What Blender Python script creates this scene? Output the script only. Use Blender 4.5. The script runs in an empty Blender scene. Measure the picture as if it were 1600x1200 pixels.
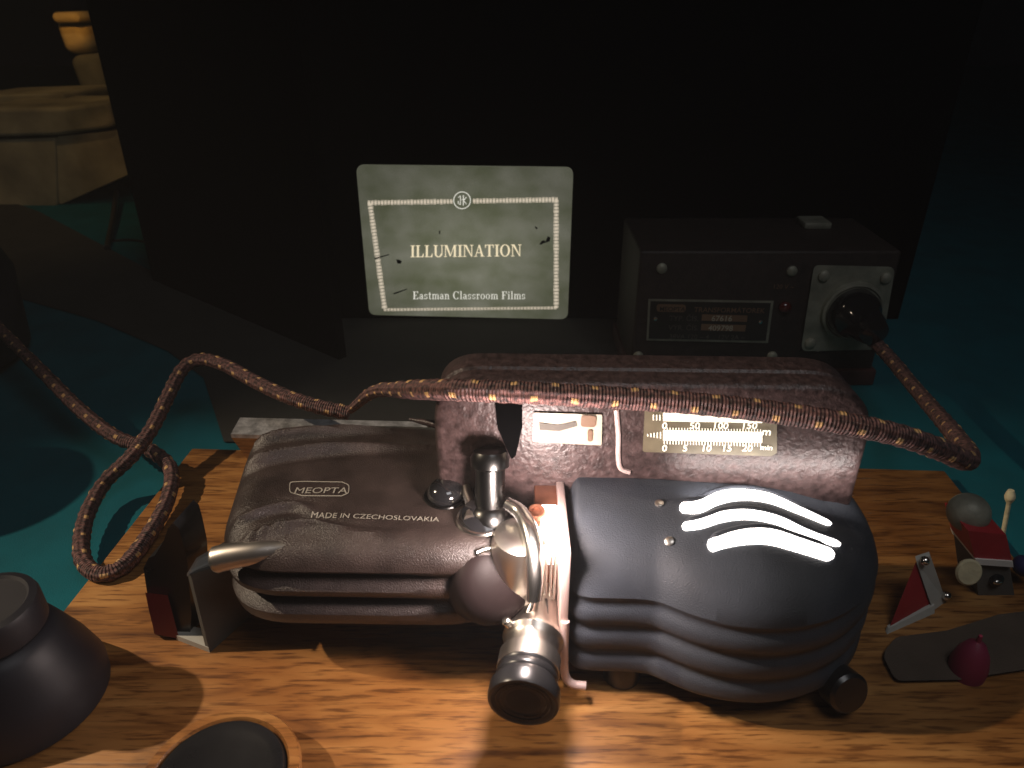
import bpy, bmesh, math, random
from mathutils import Vector, Matrix
random.seed(7)
S = 0.30                       # one layout unit (camera height above the board) in metres
R = math.radians
sc = bpy.context.scene
col = sc.collection

# ------------------------------------------------------------------ camera
PITCH = R(28.2); F = 1155.0
cam_d = bpy.data.cameras.new("camera"); cam = bpy.data.objects.new("camera", cam_d)
col.objects.link(cam); sc.camera = cam
cam.location = (0, 0, 1.0 * S); cam.rotation_euler = (math.pi / 2 - PITCH, 0, 0)
cam_d.sensor_width = 36; cam_d.lens = F / 1600 * 36
cam_d.clip_start = 0.01; cam_d.clip_end = 50
cam_d.dof.use_dof = True; cam_d.dof.focus_distance = 1.45 * S; cam_d.dof.aperture_fstop = 14.0

# ------------------------------------------------------------------ world, lights, exposure
w = bpy.data.worlds.new("World"); sc.world = w; w.use_nodes = True
w.node_tree.nodes["Background"].inputs[0].default_value = (0.5, 0.6, 0.8, 1)
w.node_tree.nodes["Background"].inputs[1].default_value = 0.0005
sc.view_settings.view_transform = 'Standard'; sc.view_settings.look = 'None'
sc.view_settings.exposure = 0.0; sc.view_settings.gamma = 1.0
sc.view_settings.use_curve_mapping = False

def aim(o, tgt):
    o.rotation_euler = (Vector(tgt) * S - o.location).to_track_quat('-Z', 'Y').to_euler()
def spot(name, loc, tgt, e, c, ang, blend, size):
    d = bpy.data.lights.new(name, 'SPOT'); d.energy = e; d.color = c
    d.spot_size = R(ang); d.spot_blend = blend; d.shadow_soft_size = size
    o = bpy.data.objects.new(name, d); col.objects.link(o); o.location = Vector(loc) * S; aim(o, tgt); return o
def area(name, loc, tgt, e, c, sx, sy):
    d = bpy.data.lights.new(name, 'AREA'); d.energy = e; d.color = c; d.shape = 'RECTANGLE'
    d.size = sx; d.size_y = sy
    o = bpy.data.objects.new(name, d); col.objects.link(o); o.location = Vector(loc) * S; aim(o, tgt); return o
def point(name, loc, e, c, size):
    d = bpy.data.lights.new(name, 'POINT'); d.energy = e; d.color = c; d.shadow_soft_size = size
    o = bpy.data.objects.new(name, d); col.objects.link(o); o.location = Vector(loc) * S; return o

spot("key_lamp", (-3.7, 0.98, 3.05), (-0.20, 0.82, 0.0), 60.0, (1.0, 0.80, 0.58), 31, 1.0, 0.012)
area("front_fill", (0.75, -0.25, 2.9), (0.2, 0.95, 0.2), 1.25, (0.90, 0.90, 0.92), 0.35, 0.25)  # fill added above the camera to lighten the housing fronts
spot("warm_stone_fill", (-2.2, 2.6, 3.4), (-2.9, 4.0, 0.3), 4.0, (1.0, 0.66, 0.30), 60, 0.8, 0.03)  # warm fill added to light the stone block, no fixture stands there

# ------------------------------------------------------------------ pixel of the 1600x1200 photo -> point in the place
CP, SP = math.cos(PITCH), math.sin(PITCH)
def ray(x, y): return Vector((x - 800, F * CP + (600 - y) * SP, -F * SP + (600 - y) * CP))
def P(x, y, h=0.0):
    d = ray(x, y); return Vector((0, 0, 1)) + d * ((h - 1) / d.z)
def PY(x, y, Y):
    d = ray(x, y); return Vector((0, 0, 1)) + d * (Y / d.y)
FLOOR = -0.03

# ------------------------------------------------------------------ object helpers
def thing(name, label, cat, loc=(0, 0, 0), group=None):
    o = bpy.data.objects.new(name, None); col.objects.link(o); o.empty_display_size = 0.02
    o.location = Vector(loc) * S; o['label'] = label; o['category'] = cat
    if group: o['group'] = group
    return o
def world_loc(p):
    v = Vector((0, 0, 0))
    while p is not None: v += p.location; p = p.parent
    return v
def finish(name, me, m, parent=None, smooth=True, loc=None):
    o = bpy.data.objects.new(name, me); col.objects.link(o)
    off = world_loc(parent) if parent else (Vector(loc) * S if loc is not None else Vector((0, 0, 0)))
    for v in me.vertices: v.co = v.co * S - off
    if parent: o.parent = parent
    elif loc is not None: o.location = off
    if m: me.materials.append(m)
    if smooth:
        me.polygons.foreach_set("use_smooth", [True] * len(me.polygons))
        try: me.set_sharp_from_angle(angle=R(38))
        except Exception: pass
    me.update(); return o
def obj(name, bm, m, parent=None, smooth=True, loc=None):
    bmesh.ops.recalc_face_normals(bm, faces=bm.faces[:])
    me = bpy.data.meshes.new(name); bm.to_mesh(me); bm.free()
    return finish(name, me, m, parent, smooth, loc)
def tag(o, label, cat, group=None):
    o['label'] = label; o['category'] = cat
    if group: o['group'] = group
    return o
def struct(o): o['kind'] = 'structure'; return o

def B(): return bmesh.new()
def box(bm, x0, x1, y0, y1, z0, z1, bev=0.0, seg=2, rot=None):
    vs = [bm.verts.new((x, y, z)) for z in (z0, z1) for x, y in ((x0, y0), (x1, y0), (x1, y1), (x0, y1))]
    fs = [bm.faces.new([vs[i] for i in f]) for f in ((3,2,1,0),(4,5,6,7),(0,1,5,4),(1,2,6,5),(2,3,7,6),(3,0,4,7))]
    if bev:
        es = {e for f in fs for e in f.edges}
        r = bmesh.ops.bevel(bm, geom=list(es), offset=bev, segments=seg, affect='EDGES', profile=0.5)
    if rot:
        c, a = rot; M = Matrix.Translation(Vector(c)) @ a @ Matrix.Translation(-Vector(c))
        allv = set(v for v in bm.verts if v.is_valid)
        bmesh.ops.transform(bm, matrix=M, verts=list(allv))
    return bm
def rings(bm, rs, cap0=True, cap1=True, closed=True):
    L = [[bm.verts.new(p) for p in r] for r in rs]
    n = len(L[0])
    for a, b in zip(L[:-1], L[1:]):
        for i in range(n if closed else n - 1):
            j = (i + 1) % n
            bm.faces.new((a[i], a[j], b[j], b[i]))
    if cap0: bm.faces.new(L[0][::-1])
    if cap1: bm.faces.new(L[-1])
    return bm
def prism(bm, pts, axis, d0, d1):
    """closed outline extruded: axis 'z' pts=(x,y), axis 'y' pts=(x,z)"""
    f = (lambda p, d: (p[0], p[1], d)) if axis == 'z' else ((lambda p, d: (p[0], d, p[1])) if axis == 'y' else (lambda p, d: (d, p[0], p[1])))
    return rings(bm, [[f(p, d0) for p in pts], [f(p, d1) for p in pts]])
def frame(ax):
    ax = Vector(ax).normalized(); u = ax.orthogonal().normalized(); return ax, u, ax.cross(u)
def lathe(bm, c, ax, prof, n=40, cap=True):
    """prof = [(distance along ax, radius)]"""
    ax, u, v = frame(ax); c = Vector(c)
    rs = [[c + ax * d + (u * math.cos(2*math.pi*i/n) + v * math.sin(2*math.pi*i/n)) * max(r, 1e-4) for i in range(n)] for d, r in prof]
    return rings(bm, rs, cap, cap)
def catmull(pts, n=10):
    pts = [Vector(p) for p in pts]; q = [pts[0]*2-pts[1]] + pts + [pts[-1]*2-pts[-2]]; out = []
    for i in range(1, len(q) - 2):
        for k in range(n):
            t = k / n; a, b, c, d = q[i-1], q[i], q[i+1], q[i+2]
            out.append(0.5*((2*b) + (c-a)*t + (2*a-5*b+4*c-d)*t*t + (3*b-a-3*c+d)*t**3))
    out.append(pts[-1]); return out
def tube(bm, path, r, n=10, taper=None, uv=False, wob=0.0):
    rs = []; L = 0; lens = []
    t0 = (path[1]-path[0]).normalized(); u = t0.orthogonal().normalized()
    for i, p in enumerate(path):
        t = (path[min(i+1, len(path)-1)] - path[max(i-1, 0)]).normalized()
        u = (u - t * u.dot(t)).normalized(); v = t.cross(u)
        if i: L += (path[i]-path[i-1]).length
        lens.append(L)
        rr = r * (taper(i/(len(path)-1)) if taper else 1)
        rs.append([p + (u*math.cos(2*math.pi*k/n) + v*math.sin(2*math.pi*k/n)) * rr *
                   (1 + wob*math.sin(4*2*math.pi*k/n/2 + L*260) + wob*math.sin(-2*2*math.pi*k/n + L*260)) for k in range(n)])
    if not uv: return rings(bm, rs)
    L_ = [[bm.verts.new(p) for p in ring] for ring in rs]
    lay = bm.loops.layers.uv.new("UVMap")
    for i in range(len(L_)-1):
        for k in range(n):
            j = (k+1) % n
            f = bm.faces.new((L_[i][k], L_[i][j], L_[i+1][j], L_[i+1][k]))
            for lp, (a, b) in zip(f.loops, ((k/n, lens[i]), ((k+1)/n, lens[i]), ((k+1)/n, lens[i+1]), (k/n, lens[i+1]))): lp[lay].uv = (a, b)
    bm.faces.new(L_[0][::-1]); bm.faces.new(L_[-1])
    return bm
def rounded(pts, rad, n=8):
    """polygon with rounded corners; rad a number or list"""
    out = []; N = len(pts)
    for i in range(N):
        r = rad[i] if isinstance(rad, (list, tuple)) else rad
        p = Vector((*pts[i][:2], 0)); a = (Vector((*pts[i-1][:2], 0)) - p); b = (Vector((*pts[(i+1) % N][:2], 0)) - p)
        if r <= 0: out.append((p.x, p.y)); continue
        la, lb = a.length, b.length; a.normalize(); b.normalize()
        ang = a.angle(b); t = min(r / math.tan(ang/2), la*0.49, lb*0.49)
        p0, p1 = p + a*t, p + b*t
        for k in range(n + 1):
            s = k / n; q = p0*(1-s)**2 + p*2*s*(1-s) + p1*s*s; out.append((q.x, q.y))
    return out
def resample(pts, n):
    P_ = [Vector((p[0], p[1])) for p in pts]; P_.append(P_[0]); cum = [0]
    for a, b in zip(P_[:-1], P_[1:]): cum.append(cum[-1] + (b-a).length)
    out = []; j = 0
    for i in range(n):
        d = cum[-1]*i/n
        while cum[j+1] < d: j += 1
        t = (d-cum[j])/max(cum[j+1]-cum[j], 1e-9); out.append(P_[j].lerp(P_[j+1], t))
    return out
def normals(pts):
    n = len(pts); out = []
    area2 = sum(pts[i].x*pts[(i+1)%n].y - pts[(i+1)%n].x*pts[i].y for i in range(n))
    s = 1 if area2 > 0 else -1
    for i in range(n):
        t = (pts[(i+2)%n] - pts[i-2]).normalized(); out.append(Vector((t.y, -t.x))*s)
    return out
def sphere(bm, c, r, sc_=(1,1,1), n=24):
    ret = bmesh.ops.create_uvsphere(bm, u_segments=n, v_segments=n//2, radius=r)
    bmesh.ops.scale(bm, vec=sc_, verts=ret['verts']); bmesh.ops.translate(bm, vec=Vector(c), verts=ret['verts']); return bm

# ------------------------------------------------------------------ materials
def mat(name, base, rough=0.5, metal=0.0, var=0.0, vscale=30, bump=0.0, bscale=300, emit=None, es=0.0, spec=0.5, rvar=0.0, coat=0.0):
    m = bpy.data.materials.new(name); m.use_nodes = True; nt = m.node_tree; b = nt.nodes["Principled BSDF"]
    b.inputs["Base Color"].default_value = (*base, 1); b.inputs["Roughness"].default_value = rough
    b.inputs["Metallic"].default_value = metal; b.inputs["Specular IOR Level"].default_value = spec
    b.inputs["Coat Weight"].default_value = coat; b.inputs["Coat Roughness"].default_value = 0.12
    tc = nt.nodes.new("ShaderNodeTexCoord")
    if var or rvar:
        n = nt.nodes.new("ShaderNodeTexNoise"); n.inputs["Scale"].default_value = vscale; n.inputs["Detail"].default_value = 6
        nt.links.new(tc.outputs["Object"], n.inputs["Vector"])
        if var:
            r = nt.nodes.new("ShaderNodeValToRGB")
            r.color_ramp.elements[0].position = 0.3; r.color_ramp.elements[1].position = 0.72
            r.color_ramp.elements[0].color = (*[c*(1-var) for c in base], 1)
            r.color_ramp.elements[1].color = (*[min(1, c*(1+var)) for c in base], 1)
            nt.links.new(n.outputs["Fac"], r.inputs["Fac"]); nt.links.new(r.outputs["Color"], b.inputs["Base Color"])
        if rvar:
            mr = nt.nodes.new("ShaderNodeMapRange"); mr.inputs[3].default_value = max(0.02, rough-rvar); mr.inputs[4].default_value = rough+rvar
            nt.links.new(n.outputs["Fac"], mr.inputs[0]); nt.links.new(mr.outputs[0], b.inputs["Roughness"])
    if bump:
        n2 = nt.nodes.new("ShaderNodeTexNoise"); n2.inputs["Scale"].default_value = bscale; n2.inputs["Detail"].default_value = 3
        bp = nt.nodes.new("ShaderNodeBump"); bp.inputs["Strength"].default_value = bump; bp.inputs["Distance"].default_value = 0.0006
        nt.links.new(tc.outputs["Object"], n2.inputs["Vector"])
        nt.links.new(n2.outputs["Fac"], bp.inputs["Height"]); nt.links.new(bp.outputs["Normal"], b.inputs["Normal"])
    if emit:
        b.inputs["Emission Color"].default_value = (*emit, 1); b.inputs["Emission Strength"].default_value = es
    return m

M = {}
M['brown'] = mat("brown_bakelite", (0.040, 0.028, 0.025), 0.36, var=0.4, vscale=60, bump=0.7, bscale=1500, rvar=0.08)
M['wrinkle'] = mat("brown_wrinkle_paint", (0.050, 0.031, 0.030), 0.42, var=0.5, vscale=260, bump=1.0, bscale=420, rvar=0.12)
M['slate'] = mat("slate_enamel", (0.036, 0.042, 0.053), 0.52, var=0.3, vscale=22, bump=0.5, bscale=1700, rvar=0.06, spec=0.4)
M['black'] = mat("black_plastic", (0.012, 0.012, 0.013), 0.30, rvar=0.1, var=0.2)
M['darkbrown'] = mat('dark_brown_gloss', (0.014, 0.009, 0.009), 0.5, coat=0.0, spec=0.12, rvar=0.06)
M['gloss'] = mat("glossy_black", (0.010, 0.010, 0.011), 0.10, coat=0.5)
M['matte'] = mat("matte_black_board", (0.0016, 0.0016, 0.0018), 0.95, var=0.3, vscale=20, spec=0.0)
M['chrome'] = mat("worn_chrome", (0.75, 0.73, 0.69), 0.24, 1.0, rvar=0.08, vscale=60)
M['satin'] = mat("satin_metal", (0.62, 0.58, 0.53), 0.32, 1.0, rvar=0.1, vscale=90)
M['steel'] = mat("scratched_steel", (0.50, 0.50, 0.52), 0.45, 0.55, var=0.5, vscale=120, bump=0.8, bscale=500)
M['darkmetal'] = mat("dark_metal", (0.07, 0.07, 0.068), 0.28, 1.0, rvar=0.1)
M['glass'] = mat("dark_glass_ball", (0.012, 0.012, 0.013), 0.05, coat=1.0)
M['lens'] = mat("lens_glass", (0.006, 0.007, 0.008), 0.35, spec=0.3)
M['copper'] = mat("copper_plate", (0.30, 0.12, 0.07), 0.38, 0.7, var=0.4, vscale=80)
M['pink'] = mat("pale_enamel", (0.62, 0.47, 0.44), 0.35, 0.2, var=0.2, vscale=60)
M['cream'] = mat("cream_enamel", (0.46, 0.42, 0.33), 0.5, var=0.15, vscale=70)
M['olive'] = mat("olive_plate", (0.14, 0.12, 0.075), 0.5, var=0.25, vscale=120)
M['ink'] = mat("ink", (0.03, 0.03, 0.03), 0.6)
M['silverpaint'] = mat("silver_lettering", (0.42, 0.39, 0.33), 0.5, 0.2)
M['redcard'] = mat("red_enamel", (0.36, 0.016, 0.024), 0.45, var=0.2, vscale=40)
M['darkred'] = mat("dark_red", (0.16, 0.006, 0.014), 0.5, var=0.2)
M['grey'] = mat("grey_card", (0.10, 0.092, 0.08), 0.8, var=0.15, vscale=50)
M['palegrey'] = mat("pale_grey_card", (0.45, 0.44, 0.40), 0.7, var=0.15)
M['white'] = mat("white_paint", (0.72, 0.70, 0.66), 0.5, var=0.08)
M['swab'] = mat("yellowed_cotton", (0.62, 0.56, 0.36), 0.9, var=0.2, vscale=90, bump=0.8)
M['blue'] = mat("blue_paint", (0.02, 0.02, 0.09), 0.5)
M['magenta'] = mat("magenta_plastic", (0.20, 0.014, 0.05), 0.6)
M['tbox'] = mat("brown_hammer_paint", (0.020, 0.013, 0.011), 0.6, var=0.35, vscale=120, bump=0.6, bscale=700)
M['tbase'] = mat("reddish_base", (0.05, 0.018, 0.018), 0.6, var=0.2)
M['tplate'] = mat("black_plate", (0.018, 0.016, 0.015), 0.45, var=0.3)
M['tfield'] = mat("tan_field", (0.17, 0.10, 0.06), 0.5, var=0.2)
M['alu'] = mat("aged_aluminium", (0.24, 0.24, 0.19), 0.55, 0.3, var=0.35, vscale=60, bump=0.5)
M['redlamp'] = mat("red_lens", (0.07, 0.004, 0.004), 0.2, coat=0.5)
M['vase'] = mat("dark_ceramic", (0.009, 0.009, 0.014), 0.5, var=0.3, vscale=16, rvar=0.1)
M['stone'] = mat("pale_stone", (0.36, 0.31, 0.19), 0.9, var=0.55, vscale=9, bump=1.0, bscale=90)
M['pad'] = mat('grey_reflection', (0.085, 0.062, 0.045), 0.95, var=0.2, vscale=30, bump=0.6, bscale=1200)
M['greyglare'] = mat("dark_grey_reflection", (0.030, 0.029, 0.025), 0.95, var=0.2, vscale=20, bump=0.6, bscale=1200)
M['streakrod'] = mat('highlight_streak', (0.60, 0.56, 0.52), 0.36, 1.0, rvar=.08)
M['glow'] = mat("hot_slot", (0.9, 0.85, 0.8), 0.5, emit=(1.0, 0.93, 0.88), es=5.0)
M['bulb'] = mat("lamp_bulb", (1, 1, 1), 0.3, emit=(1.0, 0.92, 0.86), es=9.0)
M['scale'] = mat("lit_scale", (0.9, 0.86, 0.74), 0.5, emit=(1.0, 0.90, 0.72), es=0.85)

def wood_mat():
    m = bpy.data.materials.new("varnished_board"); m.use_nodes = True; nt = m.node_tree; b = nt.nodes["Principled BSDF"]
    N = nt.nodes.new; L = nt.links.new
    tc = N("ShaderNodeTexCoord"); mp = N("ShaderNodeMapping"); mp.inputs["Scale"].default_value = (9, 62, 62)
    n1 = N("ShaderNodeTexNoise"); n1.inputs["Scale"].default_value = 1.6; n1.inputs["Detail"].default_value = 9; n1.inputs["Distortion"].default_value = 0.8
    L(tc.outputs["Object"], mp.inputs[0]); L(mp.outputs[0], n1.inputs["Vector"])
    r = N("ShaderNodeValToRGB"); e = r.color_ramp.elements
    e[0].position = 0.30; e[0].color = (0.16, 0.062, 0.014, 1); e[1].position = 0.72; e[1].color = (0.48, 0.245, 0.075, 1)
    x = r.color_ramp.elements.new(0.50); x.color = (0.37, 0.168, 0.045, 1)
    L(n1.outputs["Fac"], r.inputs["Fac"])
    # fine dark pores
    mp2 = N("ShaderNodeMapping"); mp2.inputs["Scale"].default_value = (60, 620, 620)
    n2 = N("ShaderNodeTexNoise"); n2.inputs["Scale"].default_value = 1.0; n2.inputs["Detail"].default_value = 4
    L(tc.outputs["Object"], mp2.inputs[0]); L(mp2.outputs[0], n2.inputs["Vector"])
    r2 = N("ShaderNodeValToRGB"); r2.color_ramp.elements[0].position = 0.33; r2.color_ramp.elements[1].position = 0.50
    r2.color_ramp.elements[0].color = (0.42, 0.36, 0.30, 1)
    L(n2.outputs["Fac"], r2.inputs["Fac"])
    # broad figure patches
    n3 = N("ShaderNodeTexNoise"); n3.inputs["Scale"].default_value = 9; n3.inputs["Detail"].default_value = 3
    L(tc.outputs["Object"], n3.inputs["Vector"])
    r3 = N("ShaderNodeValToRGB"); r3.color_ramp.elements[0].position = 0.35; r3.color_ramp.elements[1].position = 0.65
    r3.color_ramp.elements[0].color = (0.66, 0.56, 0.48, 1)
    L(n3.outputs["Fac"], r3.inputs["Fac"])
    mx = N("ShaderNodeMix"); mx.data_type = 'RGBA'; mx.blend_type = 'MULTIPLY'; mx.inputs[0].default_value = 1
    L(r.outputs[0], mx.inputs[6]); L(r2.outputs[0], mx.inputs[7])
    mx2 = N("ShaderNodeMix"); mx2.data_type = 'RGBA'; mx2.blend_type = 'MULTIPLY'; mx2.inputs[0].default_value = 1
    L(mx.outputs[2], mx2.inputs[6]); L(r3.outputs[0], mx2.inputs[7]); L(mx2.outputs[2], b.inputs["Base Color"])
    mr = N("ShaderNodeMapRange"); mr.inputs[3].default_value = 0.34; mr.inputs[4].default_value = 0.55
    L(n3.outputs["Fac"], mr.inputs[0]); L(mr.outputs[0], b.inputs["Roughness"])
    bp = N("ShaderNodeBump"); bp.inputs["Strength"].default_value = 0.25; bp.inputs["Distance"].default_value = 0.0005
    L(n2.outputs["Fac"], bp.inputs["Height"]); L(bp.outputs[0], b.inputs["Normal"])
    return m
M['wood'] = wood_mat()
M['teal'] = mat("teal_cloth", (0.001, 0.105, 0.135), 0.85, var=0.15, vscale=25, bump=0.5, bscale=1500, spec=0.2)

def cord_mat():
    m = bpy.data.materials.new("braided_cord"); m.use_nodes = True; nt = m.node_tree; b = nt.nodes["Principled BSDF"]
    N = nt.nodes.new; L = nt.links.new
    def mth(op, a, b_=None, c=None):
        n = N("ShaderNodeMath"); n.operation = op
        for i, v in enumerate((a, b_, c)):
            if v is None: continue
            if isinstance(v, (int, float)): n.inputs[i].default_value = v
            else: L(v, n.inputs[i])
        return n.outputs[0]
    uv = N("ShaderNodeUVMap"); uv.uv_map = "UVMap"; sp = N("ShaderNodeSeparateXYZ"); L(uv.outputs[0], sp.inputs[0])
    u, v = sp.outputs[0], sp.outputs[1]
    k = 1/0.058
    vs = mth('MULTIPLY', v, k)
    def flecks(u0, voff):
        a = mth('ABSOLUTE', mth('SUBTRACT', mth('FRACT', mth('ADD', vs, voff)), 0.5))
        c = mth('ABSOLUTE', mth('SUBTRACT', mth('FRACT', mth('ADD', u, u0)), 0.5))
        return mth('MULTIPLY', mth('LESS_THAN', a, 0.085), mth('LESS_THAN', c, 0.045))
    f = mth('MAXIMUM', mth('MAXIMUM', flecks(0.0, 0.0), flecks(0.25, 0.5)), mth('MAXIMUM', flecks(0.5, 0.0), flecks(0.75, 0.5)))
    nz = N("ShaderNodeTexNoise"); nz.inputs["Scale"].default_value = 500; tc = N("ShaderNodeTexCoord"); L(tc.outputs["Object"], nz.inputs["Vector"])
    rp = N("ShaderNodeValToRGB"); rp.color_ramp.elements[0].position = 0.35; rp.color_ramp.elements[1].position = 0.7
    rp.color_ramp.elements[0].color = (0.022, 0.011, 0.011, 1); rp.color_ramp.elements[1].color = (0.21, 0.095, 0.085, 1)
    L(nz.outputs["Fac"], rp.inputs["Fac"])
    mx = N("ShaderNodeMix"); mx.data_type = 'RGBA'; L(f, mx.inputs[0]); L(rp.outputs[0], mx.inputs[6]); mx.inputs[7].default_value = (0.60, 0.36, 0.15, 1)
    L(mx.outputs[2], b.inputs["Base Color"]); b.inputs["Roughness"].default_value = 0.65
    s1 = mth('SINE', mth('ADD', mth('MULTIPLY', v, 620), mth('MULTIPLY', u, 25.13)))
    s2 = mth('SINE', mth('SUBTRACT', mth('MULTIPLY', v, 620), mth('MULTIPLY', u, 25.13)))
    bp = N("ShaderNodeBump"); bp.inputs["Strength"].default_value = 0.9; bp.inputs["Distance"].default_value = 0.0006
    L(mth('MULTIPLY', s1, s2), bp.inputs["Height"]); L(bp.outputs[0], b.inputs["Normal"])
    return m
M['cord'] = cord_mat()

def screen_mat():
    m = bpy.data.materials.new("projected_picture"); m.use_nodes = True; nt = m.node_tree; b = nt.nodes["Principled BSDF"]
    N = nt.nodes.new; L = nt.links.new
    tc = N("ShaderNodeTexCoord")
    n = N("ShaderNodeTexNoise"); n.inputs["Scale"].default_value = 6; n.inputs["Detail"].default_value = 2; L(tc.outputs["Generated"], n.inputs["Vector"])
    r = N("ShaderNodeValToRGB"); r.color_ramp.elements[0].position = 0.3; r.color_ramp.elements[1].position = 0.7
    r.color_ramp.elements[0].color = (0.10, 0.108, 0.062, 1); r.color_ramp.elements[1].color = (0.185, 0.185, 0.14, 1)
    L(n.outputs["Fac"], r.inputs["Fac"])
    g = N("ShaderNodeTexNoise"); g.inputs["Scale"].default_value = 260; g.inputs["Detail"].default_value = 2; L(tc.outputs["Generated"], g.inputs["Vector"])
    mr = N("ShaderNodeMapRange"); mr.inputs[1].default_value = 0.3; mr.inputs[2].default_value = 0.7; mr.inputs[3].default_value = 0.65; mr.inputs[4].default_value = 1.35; L(g.outputs["Fac"], mr.inputs[0])
    mx = N("ShaderNodeMix"); mx.data_type = 'RGBA'; mx.blend_type = 'MULTIPLY'; mx.inputs[0].default_value = 1
    L(r.outputs[0], mx.inputs[6]); L(mr.outputs[0], mx.inputs[7])
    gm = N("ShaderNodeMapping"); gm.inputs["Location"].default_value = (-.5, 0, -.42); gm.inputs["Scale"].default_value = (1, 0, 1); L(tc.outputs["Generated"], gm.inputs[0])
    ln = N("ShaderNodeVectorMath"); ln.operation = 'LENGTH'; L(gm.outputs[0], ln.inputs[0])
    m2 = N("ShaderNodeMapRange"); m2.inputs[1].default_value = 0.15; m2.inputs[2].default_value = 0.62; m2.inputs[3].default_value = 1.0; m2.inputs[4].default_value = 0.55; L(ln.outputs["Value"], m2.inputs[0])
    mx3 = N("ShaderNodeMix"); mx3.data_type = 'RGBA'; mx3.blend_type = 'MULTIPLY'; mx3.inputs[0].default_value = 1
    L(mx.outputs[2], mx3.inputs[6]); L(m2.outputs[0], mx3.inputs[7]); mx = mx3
    b.inputs["Base Color"].default_value = (0.02, 0.02, 0.02, 1); b.inputs["Roughness"].default_value = 0.6
    L(mx.outputs[2], b.inputs["Emission Color"]); b.inputs["Emission Strength"].default_value = 1.0
    return m
M['screen'] = screen_mat()
M['title'] = mat("projected_lettering", (0.05, 0.05, 0.05), 0.6, emit=(0.92, 0.78, 0.52), es=0.95)
M['credit'] = mat("projected_white_lettering", (0.05, 0.05, 0.05), 0.6, emit=(0.80, 0.78, 0.68), es=0.9)
M['bead'] = mat("projected_border", (0.05, 0.05, 0.05), 0.6, emit=(0.70, 0.60, 0.46), es=0.85)

# ------------------------------------------------------------------ flat shapes on a surface, sans text and serif glyphs
def plate(bm, pts3, thick_vec):
    a = [Vector(p) for p in pts3]; return rings(bm, [[p for p in a], [p + Vector(thick_vec) for p in a]])
def text(name, s, o, u, v, size, m, parent, depth=0.0, align='LEFT', bold=0.0):
    c = bpy.data.curves.new(name, 'FONT'); c.body = s; c.size = 1.0; c.align_x = align; c.offset = bold; c.extrude = 0.0
    c.resolution_u = 3
    t = bpy.data.objects.new(name, c); col.objects.link(t)
    bpy.context.view_layer.update()
    me = bpy.data.meshes.new_from_object(t); bpy.data.objects.remove(t); bpy.data.curves.remove(c)
    o, u, v = Vector(o), Vector(u), Vector(v)
    for vt in me.vertices: vt.co = o + u*(vt.co.x*size) + v*(vt.co.y*size)
    me.materials.clear()
    return finish(name, me, m, parent, smooth=False)

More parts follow.
